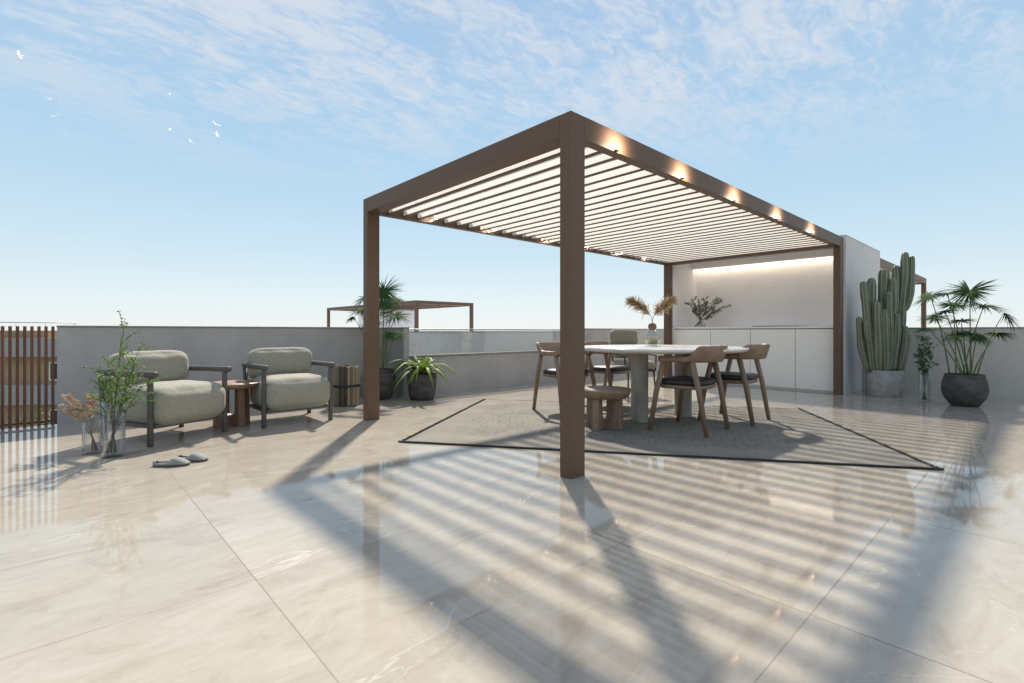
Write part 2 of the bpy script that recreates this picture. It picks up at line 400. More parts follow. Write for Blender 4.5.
# ------------------------------------------------------------------ camera (axes: x along the pergola, y across it)
TH = R(47.2215)
F, HOR = 492.147, 331.308
PX, PY = .39766, 3.32337
CAM = Vector((-(PX * math.sin(TH) + PY * math.cos(TH)), -(-PX * math.cos(TH) + PY * math.sin(TH)), 1.0))
FWD = Vector((math.cos(TH), math.sin(TH), 0)); RGT = Vector((math.sin(TH), -math.cos(TH), 0))
cd = bpy.data.cameras.new('Camera'); cam = bpy.data.objects.new('Camera', cd); COL.objects.link(cam)
cam.location = CAM; cam.rotation_euler = (R(90), 0, -math.atan2(FWD.x, FWD.y))
cd.sensor_fit = 'HORIZONTAL'; cd.sensor_width = 36; cd.lens = F / 1024 * 36
cd.shift_y = -(341.5 - HOR) / 1024
cd.clip_start = .05; cd.clip_end = 8000
scene.camera = cam
def at(px, Y, z=0):
    """World point at image column px and depth Y metres in front of the camera."""
    return CAM + RGT * ((px - 512) * Y / F) + FWD * Y + Vector((0, 0, z - 1.0))
def zat(py, Y): return 1 + (HOR - py) * Y / F
def gp(px, py): return at(px, F / (py - HOR))

# ------------------------------------------------------------------ light and sky
SUN = Vector((1.60, 1.935, 2.494)).normalized()
sd = bpy.data.lights.new('Sun', 'SUN'); so = bpy.data.objects.new('Sun', sd); COL.objects.link(so)
so.rotation_euler = SUN.to_track_quat('Z', 'Y').to_euler(); so.location = (20, 24, 30)
sd.energy = 4.9; sd.angle = R(2.1); sd.color = (1.0, .925, .81)
w = bpy.data.worlds.new('World'); scene.world = w; w.use_nodes = True
nt = w.node_tree; L = nt.links.new
bg = nt.nodes['Background']; bg.inputs['Strength'].default_value = .12
sky = N(nt, 'ShaderNodeTexSky', sky_type='NISHITA'); sky.sun_disc = False
sky.sun_elevation = math.asin(SUN.z); sky.sun_rotation = math.atan2(SUN.x, SUN.y)
sky.air_density = 1.0; sky.dust_density = 0.1; sky.ozone_density = 1.0; sky.altitude = 0
tc = N(nt, 'ShaderNodeTexCoord'); sp = N(nt, 'ShaderNodeSeparateXYZ'); L(tc.outputs['Generated'], sp.inputs[0])
def wm(op, a, b=None):
    n = N(nt, 'ShaderNodeMath', operation=op)
    for i, v in enumerate((a, b)):
        if v is None: continue
        if isinstance(v, (int, float)): n.inputs[i].default_value = v
        else: L(v, n.inputs[i])
    return n.outputs[0]
den = wm('ADD', wm('MAXIMUM', sp.outputs[2], 0), .10)
cv = N(nt, 'ShaderNodeCombineXYZ'); L(wm('DIVIDE', sp.outputs[0], den), cv.inputs[0]); L(wm('DIVIDE', sp.outputs[1], den), cv.inputs[1])
mp = N(nt, 'ShaderNodeMapping'); mp.inputs['Rotation'].default_value = (0, 0, R(62)); mp.inputs['Scale'].default_value = (.75, 1.5, 1); L(cv.outputs[0], mp.inputs['Vector'])
c1 = N(nt, 'ShaderNodeTexNoise', Scale=1.5, Detail=10, Roughness=.66, Distortion=.35); L(mp.outputs[0], c1.inputs['Vector'])
c2 = N(nt, 'ShaderNodeTexNoise', Scale=13, Detail=6, Roughness=.65, Distortion=.9); L(mp.outputs[0], c2.inputs['Vector'])
mix = wm('ADD', wm('MULTIPLY', c1.outputs['Fac'], .64), wm('MULTIPLY', c2.outputs['Fac'], .36))
cr = N(nt, 'ShaderNodeMapRange', interpolation_type='SMOOTHSTEP'); cr.inputs['From Min'].default_value = .42; cr.inputs['From Max'].default_value = .585; L(mix, cr.inputs['Value'])
hz = N(nt, 'ShaderNodeMapRange', interpolation_type='SMOOTHSTEP'); hz.inputs['From Min'].default_value = .22; hz.inputs['From Max'].default_value = .46; L(sp.outputs[2], hz.inputs['Value'])
cf = wm('MULTIPLY', wm('MULTIPLY', cr.outputs[0], hz.outputs[0]), .72)
# thin high haze evens the sky out: paler and greener blue low down
gr = N(nt, 'ShaderNodeValToRGB'); L(sp.outputs[2], gr.inputs[0])
SK = 5.85
stops = [(0.0, (.84, .90, .93)), (.06, (.78, .88, .93)), (.16, (.62, .80, .91)), (.30, (.475, .705, .89)), (.56, (.40, .59, .83)), (.78, (.43, .56, .85)), (1.0, (.42, .54, .85))]
while len(gr.color_ramp.elements) < len(stops): gr.color_ramp.elements.new(.5)
for e_, (p_, c_) in zip(gr.color_ramp.elements, stops): e_.position = p_; e_.color = rgba(c_)
sc_ = N(nt, 'ShaderNodeVectorMath', operation='SCALE'); sc_.inputs['Scale'].default_value = SK; L(gr.outputs[0], sc_.inputs[0])
tint = N(nt, 'ShaderNodeMix', data_type='RGBA'); tint.inputs['Factor'].default_value = .92
L(sky.outputs[0], tint.inputs['A']); L(sc_.outputs[0], tint.inputs['B'])
mxc = N(nt, 'ShaderNodeMix', data_type='RGBA'); L(cf, mxc.inputs['Factor']); L(tint.outputs['Result'], mxc.inputs['A']); mxc.inputs['B'].default_value = (4.6, 4.8, 5.15, 1)
L(mxc.outputs['Result'], bg.inputs['Color'])
vs_ = scene.view_settings
vs_.view_transform = 'Standard'; vs_.look = 'None'; vs_.exposure = .44; vs_.gamma = 1; vs_.use_curve_mapping = False
scene.cycles.use_denoising = True
scene.cycles.max_bounces = 10; scene.cycles.diffuse_bounces = 5; scene.cycles.glossy_bounces = 5; scene.cycles.transparent_max_bounces = 24
scene.cycles.sample_clamp_indirect = 6
scene.cycles.caustics_reflective = False; scene.cycles.caustics_refractive = False

# ------------------------------------------------------------------ setting
mb = MB(); mb.add([(-3000, -3000, 0), (3000, -3000, 0), (3000, 3000, 0), (-3000, 3000, 0)], [(0, 1, 2, 3)])
tag(mb.build('ground', M['ground'], loc=(0, 0, -10.5)), kind='structure')
mb = MB(); mb.box(-9, 17, -9, 5.058, -.30, 0)
tag(mb.build('terrace_floor', M['floor']), kind='structure')
mb = MB(); mb.box(-8.8, 16.8, -8.8, 5.2, -10.5, -.302)
tag(mb.build('terrace_building', M['slab']), 'pale concrete building that carries the tiled roof terrace', 'building')

WH = 1.063
def wall_thing(name, label, boxes, capboxes, face='wall'):
    t = thing(name, label, 'wall')
    m_ = MB()
    for b_ in boxes: m_.box(*b_)
    m_.build('wall_face', M[face], t)
    m_ = MB()
    for b_ in capboxes: m_.box(*b_)
    m_.build('coping', M['cap'], t, bevel=.004)
    return t
wall_thing('parapet_wall', 'long grey plastered parapet wall behind the two armchairs',
           [(-2.545, 1.33, 5.0, 5.18, -.3, WH - .02)], [(-2.55, 1.33, 4.99, 5.19, WH - .02, WH)])
t = wall_thing('parapet_wall', 'low grey wall with a stone ledge and glass panel behind the strap leaved plant',
           [(1.335, 1.43, 4.46, 5.18, -.3, WH - .02), (1.432, 5.2, 4.46, 4.60, 0, .60), (5.2, 9.4, 4.46, 4.60, 0, WH - .02), (1.432, 9.4, 4.602, 5.1, 0, .56)],
           [(1.33, 1.435, 4.455, 5.185, WH - .02, WH), (1.436, 5.198, 4.435, 4.62, .60, .625), (5.2, 9.4, 4.45, 4.61, WH - .02, WH)])
mb = MB(); mb.box(1.44, 5.195, 4.53, 4.545, .626, 1.02); mb.build('glass_panel', M['panel'], t)
mb = MB(); mb.box(1.44, 5.195, 4.525, 4.55, 1.021, 1.04); mb.build('handrail', M['steel'], t, bevel=.003)
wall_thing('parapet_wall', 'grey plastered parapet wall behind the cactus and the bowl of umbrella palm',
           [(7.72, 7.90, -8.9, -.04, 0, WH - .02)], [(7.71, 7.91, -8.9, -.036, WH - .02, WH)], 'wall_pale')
wall_thing('parapet_wall', 'grey wall of the neighbouring roof seen through the glass panel',
           [(1.2, 9.0, 6.4, 6.6, -.3, .98)], [(1.2, 9.0, 6.39, 6.61, .98, 1.0)], 'block')

# slatted fence
t = thing('slatted_fence', 'reddish brown fence of upright wooden slats at the end of the grey wall', 'fence', (-2.56, 5.03, 0))
mb = MB(); k = 0
while k < 60:
    x = -.018 - k * .0535
    mb.box(x - .013, x + .013, -.02, .02, .003, WH - .01); k += 1
mb.build('slat_panel', M['fence'], t)
for z in (.03,):
    mb = MB(); mb.box(-3.25, .0, .022, .034, z, z + .02); mb.build('rail', M['fence'], t)
for x in (-1.6, -3.25):
    mb = MB(); mb.box(x - .03, x + .03, .048, .11, 0, WH - .06); mb.build('post', M['fence'], t)

# ------------------------------------------------------------------ pergola
PLN, PW, PH, PB = 6.6385, 3.0674, 2.4936, 2.338
def pergola(label, loc, rz=0, length=PLN, width=PW, lamps=True, first=0.273, pitch=.195):
    t = thing('pergola', label, 'pergola', loc, rz, 'brown metal pergolas with louvre roofs')
    S, T, BT_ = .15, .10, .085
    for (x, y) in ((0, 0), (length - S, 0), (0, width - T), (length - S, width - T)):
        mb = MB(); mb.box(x, x + S, y, y + T, 0, PH); mb.build('post', M['brown'], t, bevel=.004)
    for y in (0, width - BT_):
        mb = MB(); mb.box(S + .0005, length - S - .0005, y, y + BT_, PB, PH); mb.build('beam', M['brown'], t, bevel=.002)
    for x in (0, length - S):
        mb = MB(); mb.box(x, x + S, T + .0005, width - T - .0005, PB, PH); mb.build('beam', M['brown'], t, bevel=.002)
    mb = MB(); x = first
    while x < length - S - .05:
        mb.box(x - .015, x + .015, BT_ + .002, width - BT_ - .002, 2.350, 2.360)
        y0_, y1_ = BT_ + .002, width - BT_ - .002   # acrylic blade clamped between two brown rails
        mb.add([(x, y0_, 2.3602), (x, y1_, 2.3602), (x, y1_, 2.4298), (x, y0_, 2.4298)], [(0, 1, 2, 3)], 1)
        mb.box(x - .007, x + .007, y0_, y1_, 2.43, 2.438)
        x += pitch
    mb.build('louvre_roof', [M['brown'], M['louvre']], t)
    if lamps:
        for y, xs in ((0, (.51, 1.49, 2.58, 3.78, 5.05)), (width - BT_, (.85, 1.77, 2.92, 3.8, 4.72, 5.6))):
            for x in xs:
                mb = MB(); mb.lathe([(.0, 0), (.014, 0), (.018, .012), (.0, .012)], n=16)
                f = mb.build('spotlight', M['brown'], t, loc=(x, y - .019, 2.339))
                mb = MB(); mb.lathe([(.0, 0), (.013, .0), (.015, .008), (.010, .016), (.0, .018)], n=16)
                mb.build('lens', M['lamp'], f, loc=(0, 0, .013))
                ld = bpy.data.lights.new('spotlight_glow', 'SPOT'); ld.energy = 12 if y == 0 else 3; ld.color = (1, .82, .66); ld.shadow_soft_size = .012
                ld.spot_size = R(145); ld.spot_blend = 1.0
                lo_ = bpy.data.objects.new('spotlight_glow', ld); COL.objects.link(lo_); lo_.parent = t; lo_.location = (x, y - .13, 2.362)
                lo_.rotation_euler = Vector((0, -1, -.06)).to_track_quat('Z', 'Y').to_euler()
    return t
pergola('brown pergola with a white louvre roof and lit lamps over the dining table', (0, 0, 0))
pergola('brown pergola end showing past the pale block behind the cactus', (9.12, .09, 0), length=6.42, lamps=False)

# ------------------------------------------------------------------ kitchen block
BA0, BA1, BB0, BB1, BT = 6.655, 9.07, -.03, 3.10, 2.52
t = thing('kitchen_block', 'pale plastered block with a white lit niche at the far end of the pergola', 'building')
mb = MB(); mb.box(BA0, BA1, BB0, 0.10, 0, BT); mb.box(BA0, 7.66, 2.96, BB1, 0, BT); mb.box(7.78, BA1, 0.10, BB1, 0, BT); mb.box(BA0, 7.779, .101, 2.959, 2.452, BT)
mb.build('wall', M['block'], t)
mb = MB(); mb.box(7.66, 7.778, .101, BB1 - .14, 0, 2.45); mb.box(BA0 + .004, 7.659, 2.952, 2.9595, 0, 2.45); mb.box(BA0 + .004, 7.659, .101, .1085, 0, 2.45)
mb.box(BA0 + .004, 7.659, .11, 2.95, 2.444, 2.451)
mb.build('niche_lining', M['niche'], t)
mb = MB(); mb.box(7.46, 7.51, .11, 2.95, 2.326, 2.442); mb.build('bulkhead', M['niche'], t)
mb = MB(); mb.box(7.512, 7.54, .12, 2.94, 2.39, 2.41); mb.build('light_strip', M['led'], t)
for (x0, x1, y0, y1) in ((BA0 - .002, BA1, BB0 - .005, BB1 + .005),):
    mb = MB(); mb.box(x0, x1, y0, y1, BT + .001, BT + .02); mb.build('roof', M['block'], t, bevel=.004)
t = thing('kitchen_cabinet', 'cream kitchen cabinet with four flat doors and a pale countertop in the niche', 'cabinet', (6.672, 0, 0))
mb = MB(); mb.box(.03, .96, .12, 2.94, .05, 1.045); mb.build('carcass', M['gap'], t)
mb = MB(); mb.box(.035, .1, .12, 2.94, 0, .048); mb.build('plinth', M['cabinet'], t)
ed = [.112, .703, 1.442, 2.181, 2.948]
for i in range(4):
    mb = MB(); mb.box(0, .026, ed[i] + .004, ed[i + 1] - .004, .03, 1.035); mb.build('door', M['cabinet'], t, bevel=.002)
mb = MB(); mb.box(-.012, .965, .112, 2.948, 1.05, 1.085); mb.build('countertop', M['counter'], t, bevel=.003)
mb = MB(); mb.box(.03, .60, .66, 1.42, 1.0855, 1.097); mb.build('hob', M['hob'], t, bevel=.003)

# ------------------------------------------------------------------ armchairs
def make_armchair():
    t = thing('armchair', '', 'armchair')
    AZ = .624
    for sx in (-1, 1):
        mb = MB(); mb.tube([(sx * .35, -.33, 0), (sx * .35, -.33, AZ - .012)], .024, 16); mb.build('leg', M['darkwood_z'], t, bevel=.003)
        mb = MB(); mb.tube([(sx * .35, .31, 0), (sx * .35, .33, .3), (sx * .35, .375, AZ - .012)], .024, 16); mb.build('leg', M['darkwood_z'], t)
        mb = MB(); mb.tube([(sx * .35, -.405, AZ), (sx * .35, -.395, AZ), (sx * .35, 0, AZ - .002), (sx * .35, .40, AZ - .006), (sx * .35, .41, AZ - .006)], [.022, .027, .027, .027, .022], 18); mb.build('armrest', M['darkwood'], t)
    mb = MB(); mb.box(-.325, .325, -.35, -.315, .15, .185); mb.box(-.325, .325, .29, .325, .15, .185)
    for sx in (-1, 1): mb.box(min(sx * .335, sx * .305), max(sx * .335, sx * .305), -.314, .289, .15, .185)
    mb.build('frame', M['darkwood'], t, bevel=.004)
    mb = MB(); mb.box(-.325, .325, .345, .37, .50, .55); mb.build('back_rail', M['darkwood'], t, bevel=.004)
    mb = MB(); rounded(mb, (0, -.05, .330), (.69, .74, .325), .105, 12, (.0, .02, .028), 0, .0035, 3); mb.build('seat_cushion', M['cushion'], t, subsurf=1)
    mb = MB(); rounded(mb, (0, .25, .628), (.69, .22, .325), .08, 12, (.0, .02, .02), R(-8), .0035, 5); mb.build('back_cushion', M['cushion'], t, subsurf=1)
    return t
ch2 = make_armchair(); ch2.location = (-.625, 3.64, 0)
tag(ch2, 'olive linen armchair with dark wooden frame beside the drum of wooden staves', group='olive lounge armchairs')
ch1 = copy_tree(ch2); ch1.location = (-1.776, 3.53, 0); ch1.rotation_euler.z = R(25)
tag(ch1, 'olive linen armchair turned inward behind the two clear glass vases')

# cross-base side table
def cross_table(name, label, cat, loc, rz, Rt, zt, tt, m_top, m_leg, ri, ro, w_, rail_h=.1, arms=((0,), (90,))):
    t = thing(name, label, cat, loc, rz)
    mb = MB(); mb.lathe([(0, zt - tt), (Rt * .82, zt - tt), (Rt * .93, zt - tt * .75), (Rt * .99, zt - tt * .3), (Rt, zt - tt * .12), (Rt * .985, zt), (0, zt)], n=56)
    mb.build('seat' if cat == 'stool' else 'tabletop', m_top, t)
    for q in (0, 90, 180, 270):
        a = R(q)
        # slab leg, flaring at the foot, with a rounded inner corner into the rail
        prof = [(0.0, 0), (ro, 0), (ro * .93, zt - tt - .001), (ri, zt - tt - .001), (ri, rail_h + .05), (ri - .02, rail_h + .012), (ri - .05, rail_h), (0.0, rail_h)]
        rings = []
        for s_ in (-w_ / 2, w_ / 2):
            rings.append([(math.cos(a) * x - math.sin(a) * s_, math.sin(a) * x + math.cos(a) * s_, z) for x, z in prof])
        mb = MB(); mb.ring_loft(rings, smooth=False); mb.build('leg', m_leg, t, bevel=.006)
    return t
cross_table('side_table', 'round reddish brown wooden side table between the two armchairs', 'side table', (-1.17, 3.74, 0), R(18), .285, .452, .055, M['redwood'], M['redwood'], .10, .185, .07)
s_ = at(604.5, 5.03)
cross_table('wooden_stool', 'low round oak stool in front of the stone table leg', 'stool', (s_.x, s_.y, .012), R(9), .265, .405, .09, M['oak_x'], M['oak'], .105, .20, .07, rail_h=.07)

# drum of staves
c = at(346.5, 6.68)
t = thing('stave_stool', 'drum stool of rough upright wooden staves held by a dark band', 'stool', (c.x, c.y, 0))
mb = MB(); n = 26
for i in range(n):
    a0 = 2 * math.pi * i / n; a1 = 2 * math.pi * (i + .93) / n; r = .165 + rng.uniform(-.006, .005); h = .53 + rng.uniform(-.012, .006)
    b0 = .004 + rng.uniform(0, .004)
    pr = [(math.cos(a0) * .12, math.sin(a0) * .12), (math.cos(a0) * r, math.sin(a0) * r), (math.cos((a0 + a1) / 2) * (r + .008), math.sin((a0 + a1) / 2) * (r + .008)), (math.cos(a1) * r, math.sin(a1) * r), (math.cos(a1) * .12, math.sin(a1) * .12)]
    mb.ring_loft([[(x, y, b0) for x, y in pr], [(x, y, h) for x, y in pr]], smooth=False)
mb.build('stave_drum', M['stave'], t, bevel=.003)
mb = MB(); mb.lathe([(.172, .255), (.181, .255), (.181, .285), (.172, .285)], n=40); mb.build('band', M['blackmetal'], t)
mb = MB(); mb.lathe([(0, .50), (.118, .50), (.118, .512), (0, .512)], n=32); mb.build('seat', M['stool'], t)

# slippers
def make_slipper():
    t = thing('slipper', '', 'slipper')
    out = []
    for i in range(28):
        a = 2 * math.pi * i / 28; x = .128 * math.cos(a); wv = .044 + .008 * math.cos(a)
        out.append((x, wv * math.sin(a)))
    mb = MB(); mb.ring_loft([[(x * .97, y * .94, 0) for x, y in out], [(x, y, .006) for x, y in out], [(x, y, .014) for x, y in out], [(x * .96, y * .93, .018) for x, y in out]]); mb.build('sole', M['slipper_in'], t)
    mb = MB(); rings = []; NX, NA = 22, 14
    for i in range(NX + 1):
        x = -.121 + .246 * i / NX; hw = math.sqrt(max(.02, 1 - (x / .129) ** 2)) ** .8 * (.048 + .06 * x)
        hh = .028 + .028 * max(0, min(1, (x + .03) / .06)) ; hh *= max(.12, 1 - max(0, (x - .0) / .13) ** 1.7)
        rings.append([(x, -hw * math.cos(math.pi * j / NA), .012 + hh * math.sin(math.pi * j / NA) ** .75) for j in range(NA + 1)])
    vs = [p for r in rings for p in r]; fs = []
    for i in range(NX):
        for j in range(NA):
            x = rings[i][0][0]; edge = min(j, NA - 1 - j)
            if x > .0 or edge < 2 + max(0, int((x + .03) / .012)) or (i < 2): fs.append((i * (NA + 1) + j, i * (NA + 1) + j + 1, (i + 1) * (NA + 1) + j + 1, (i + 1) * (NA + 1) + j))
    mb.add(vs, fs, 0, True); o = mb.build('upper', M['slipper'], t)
    so_ = o.modifiers.new('thick', 'SOLIDIFY'); so_.thickness = .006; so_.offset = -1
    return t
sl = make_slipper(); p0 = gp(171.5, 465.5); p1 = gp(192, 460.5)
dirw = (gp(186, 464.5) - gp(158, 465.5)); ang = math.atan2(dirw.y, dirw.x)
sl.location = (p0.x, p0.y, .001); sl.rotation_euler.z = ang
tag(sl, 'grey felt slipper lying nearer the floor joint and the glass vases', group='pair of grey slippers')
s2 = copy_tree(sl); s2.location = (p1.x, p1.y, .001); s2.rotation_euler.z = ang - R(14)
tag(s2, 'grey felt slipper lying nearer the brown pergola post')

# ------------------------------------------------------------------ rug
RC = Vector((2.064, .85, 0)); RA = math.atan2(-3.459, 2.422); HL, HW = 2.11, 1.435
t = thing('rug', 'grey woven rug with dark fringe and painted shade along its front edge under the dining table', 'rug', RC, RA)
mb = MB(); mb.box(-HL + .05, HL - .05, -HW + .05, HW - .05, .001, .012); mb.build('rug_field', M['rug'], t, bevel=.003)
for sy in (-1, 1):
    mb = MB(); pts = [(-HL + i * (2 * HL) / 60, sy * (HW - .042 + .003 * math.sin(i * 1.3)), .010) for i in range(61)]
    sect = [1 if abs(math.sin(2 * math.pi * j / 12)) < .6 else .55 for j in range(12)]
    mb.tube(pts, .0115 if sy < 0 else .010, 12, sect=[1.0, 1, .6, .5, .6, 1, 1, 1, .6, .5, .6, 1]); mb.build('edging', M['rug_shade_fringe'] if sy < 0 else M['rug'], t)  # front edge near black: shade on the rug's thickness put into its colour
for sx in (-1, 1):
    mb = MB()
    for i in range(150):
        y = -HW + .055 + i * (2 * HW - .11) / 149; l = .032 + rng.uniform(-.012, .014); s0 = sx * (HL - .052)
        mb.tube([(s0, y, .010), (s0 + sx * l * .5, y + rng.uniform(-.008, .008), .016), (s0 + sx * l, y + rng.uniform(-.015, .015), .006)], [.009, .010, .007], 5)
    mb.build('fringe', M['rug_shade_fringe'], t)

# ------------------------------------------------------------------ dining table
TC = Vector((2.44, .76, .012)); TZ = .815
t = thing('dining_table', 'round pale stone dining table on two grey pillar legs', 'table', TC)
mb = MB(); rt = .90
mb.lathe([(0, TZ - .045), (rt - .06, TZ - .045), (rt - .02, TZ - .034), (rt - .002, TZ - .02), (rt, TZ - .012), (rt - .004, TZ - .003), (rt - .012, TZ), (0, TZ)], n=96); mb.build('tabletop', M['tabletop'], t)
for (px, Y) in ((639.5, 5.42), (683, 5.76)):
    p = at(px, Y) - TC; prof = []
    ax = math.atan2(-.26, .63) + R(70)
    for j in range(32):
        a = 2 * math.pi * j / 32; x = .125 * math.copysign(abs(math.cos(a)) ** .7, math.cos(a)); y = .083 * math.copysign(abs(math.sin(a)) ** .7, math.sin(a))
        prof.append((p.x + x * math.cos(ax) - y * math.sin(ax), p.y + x * math.sin(ax) + y * math.cos(ax)))
    mb = MB(); mb.ring_loft([[(x, y, z) for x, y in prof] for z in (0, .01, TZ - .06, TZ - .046)]); mb.build('leg', M['tableleg'], t)

# ------------------------------------------------------------------ dining chairs (front is +y)
def make_chair():
    t = thing('dining_chair', '', 'chair')
    AZ = .693
    for sx in (-1, 1):
        mb = MB(); mb.tube([(sx * .32, .25, 0), (sx * .30, .19, .4), (sx * .282, .12, AZ)], [.021, .027, .028], 14); mb.build('leg', M['oak'], t)
        mb = MB(); mb.tube([(sx * .268, -.295, 0), (sx * .27, -.225, .42), (sx * .272, -.16, AZ)], [.021, .027, .028], 14); mb.build('leg', M['oak'], t)
    # one bent rail: two arms that swell up into the backrest
    path = []
    for i in range(41):
        u = -1 + 2 * i / 40; au = abs(u)
        if au > .55:   # arm
            k = (au - .55) / .45; x = math.copysign(.272 + .016 * k, u); y = -.15 + k * .315
        else:
            a = u / .55 * math.pi / 2; x = .272 * math.sin(a); y = -.15 - .185 * math.cos(a)
        rise = max(0, min(1, (.60 - au) / .20)); rise = rise * rise * (3 - 2 * rise)
        hh = .029 + .052 * rise; tw = .032 - .015 * rise
        zc = AZ + .025 + .052 * rise
        path.append((x, y, zc, hh, tw, rise))
    rings = []
    for i, (x, y, zc, hh, tw, rise) in enumerate(path):
        p, q = path[max(0, i - 1)], path[min(40, i + 1)]; tx, ty = q[0] - p[0], q[1] - p[1]; l = math.hypot(tx, ty); nx, ny = ty / l, -tx / l
        lean = .28 * rise
        ring = []
        for j in range(12):
            a = 2 * math.pi * j / 12 + math.pi / 12
            ca = math.copysign(abs(math.cos(a)) ** .55, math.cos(a)); sa = math.copysign(abs(math.sin(a)) ** .55, math.sin(a))
            off_ = ca * tw + sa * hh * lean
            ring.append((x + nx * off_, y + ny * off_, zc + sa * hh))
        rings.append(ring)
    mb = MB(); mb.ring_loft(rings); mb.build('backrest', M['oak_x'], t)
    # seat frame and pad
    def outline(k):
        o_ = []
        for j in range(36):
            a = 2 * math.pi * j / 36; ca, sa = math.cos(a), math.sin(a)
            x = math.copysign(abs(ca) ** .6, ca) * (.262 + .018 * sa) * k; y = math.copysign(abs(sa) ** .6, sa) * .235 * k
            o_.append((x, y))
        return o_
    mb = MB(); mb.ring_loft([[(x, y, z) for x, y in outline(k)] for k, z in ((.95, .425), (1.0, .435), (1.0, .455), (.97, .462))]); mb.build('seat_frame', M['oak_x'], t)
    mb = MB(); mb.ring_loft([[(x, y, z) for x, y in outline(k)] for k, z in ((.93, .4625), (1.0, .472), (1.02, .487), (1.0, .505), (.9, .518), (.6, .524), (.2, .525))]); mb.build('seat_pad', M['leather'], t)
    return t
c1_ = make_chair(); c1_.location = (2.135, .275, .012); c1_.rotation_euler.z = R(4)
tag(c1_, 'oak dining chair with black seat pushed under the table beside the low stool', group='oak dining chairs with black seats')
c2_ = copy_tree(c1_); c2_.location = (3.02, .20, .012); c2_.rotation_euler.z = R(4)
tag(c2_, 'oak dining chair with black seat on the side of the table nearest the cactus')
c3_ = copy_tree(c1_); c3_.location = (2.13, 1.90, .012); c3_.rotation_euler.z = R(177)
tag(c3_, 'oak dining chair partly hidden behind the front pergola post')

c4_ = copy_tree(c1_); c4_.location = (3.0, 1.86, .012); c4_.rotation_euler.z = R(183)
tag(c4_, 'oak dining chair across the table in front of the beige upholstered chair')

# upholstered chair on the far side of the table
t = thing('upholstered_chair', 'beige upholstered chair on thin black legs at the far side of the table', 'chair', (at(633, 7.7).x, at(633, 7.7).y, .001), R(158))
for sx in (-1, 1):
    for sy in (-1, 1):
        mb = MB(); mb.tube([(sx * .25, sy * .24, 0), (sx * .23, sy * .21, .40)], [.010, .014], 10); mb.build('leg', M['blackmetal'], t)
mb = MB(); mb.box(-.25, .25, -.24, .24, .38, .42); mb.build('frame', M['blackmetal'], t, bevel=.008)
mb = MB(); rounded(mb, (0, .02, .48), (.50, .50, .12), .05, 8, (0, 0, .015), 0, .002, 8); mb.build('seat_cushion', M['beige'], t)
for z, y, h in ((.68, -.21, .20), (.90, -.25, .24)):
    mb = MB(); rounded(mb, (0, y, z), (.48, .13, h), .055, 8, (0, .012, .01), R(9), .002, int(z * 10)); mb.build('back_cushion', M['beige'], t)
for sx in (-1, 1):
    mb = MB(); mb.tube([(sx * .27, .2, .40), (sx * .285, .2, .62), (sx * .285, .0, .645), (sx * .27, -.25, .66)], .013, 10); mb.build('armrest', M['blackmetal'], t)
    mb = MB(); mb.tube([(sx * .2, -.23, .40), (sx * .21, -.29, .75), (sx * .2, -.33, .98)], .012, 10); mb.build('back_post', M['blackmetal'], t)

# ------------------------------------------------------------------ vases and plants
def vase(name, label, loc, r, h, thick=.008, n=40, prof=None, m_='glass', group=None, water=.0):
    t = thing(name, label, 'vase', loc, 0, group)
    mb = MB()
    if prof is None:
        prof = [(0, 0), (r * .96, 0), (r, .006), (r, h), (r - thick, h), (r - thick, .022), (0, .020)]
    mb.lathe(prof, n=n); mb.build('vase_body', M[m_], t)
    if water:
        mb = MB(); mb.lathe([(0, .024), (r - thick - .002, .026), (r - thick - .002, water), (0, water)], n=n); mb.build('water', M['water'], t)
    return t

def bez(p0, p1, p2, n=8):
    p0, p1, p2 = Vector(p0), Vector(p1), Vector(p2)
    return [p0 * (1 - u) ** 2 + p1 * 2 * u * (1 - u) + p2 * u * u for u in [i / n for i in range(n + 1)]]
def rv(s=1): return Vector((rng.uniform(-s, s), rng.uniform(-s, s), rng.uniform(-s, s)))

def leafy(name, label, cat, loc, ends, z0, leaf_l, leaf_w, m_leaf, m_stem, per=26, twigs=4, start=.45, twig_len=.14, r0=.004, lean=.35):
    """Cut stems standing in a vase: each stem forks into twigs set with small leaves."""
    t = thing(name, label, cat, loc)
    stem = MB(); lf = MB()
    for e in ends:
        e = Vector(e)
        b_ = Vector((-e.x * .22, -e.y * .22, z0)); mid = Vector((e.x * lean, e.y * lean, z0 + (e.z - z0) * .6))
        pts = bez(b_, mid, e, 9); stem.tube(pts, [r0 * (1 - .65 * i / 9) for i in range(10)], 6)
        tw = [pts]
        for k in range(twigs):
            u = start + (1 - start) * (k + rng.random()) / (twigs + .3); q = pts[min(8, int(u * 9))]
            d = (pts[min(9, int(u * 9) + 1)] - pts[int(u * 9) - 1]).normalized() + rv(.85); d.z = abs(d.z) * .6 + .15; d.normalize()
            l = twig_len * rng.uniform(.6, 1.3)
            tp = bez(q, q + d * l * .5 + Vector((0, 0, .02)), q + d * l, 5); stem.tube(tp, [r0 * .45 * (1 - .12 * i) for i in range(6)], 5); tw.append(tp)
        for tp in tw:
            k = len(tp); cnt = per if tp is pts else per // 2
            for i in range(cnt):
                u = (start if tp is pts else .12) + (1 - (start if tp is pts else .12)) * rng.random(); f_ = u * (k - 1); i0 = min(k - 2, int(f_)); p = tp[i0].lerp(tp[i0 + 1], f_ - i0)
                d = (tp[i0 + 1] - tp[i0]).normalized() * .6 + rv(.9); s_ = rng.uniform(.7, 1.25)
                lf.leaf(p, d, rv() + Vector((0, 0, .8)), leaf_l * s_, leaf_w * s_)
    stem.build('stem', m_stem, t); lf.build('foliage', m_leaf, t)
    return t

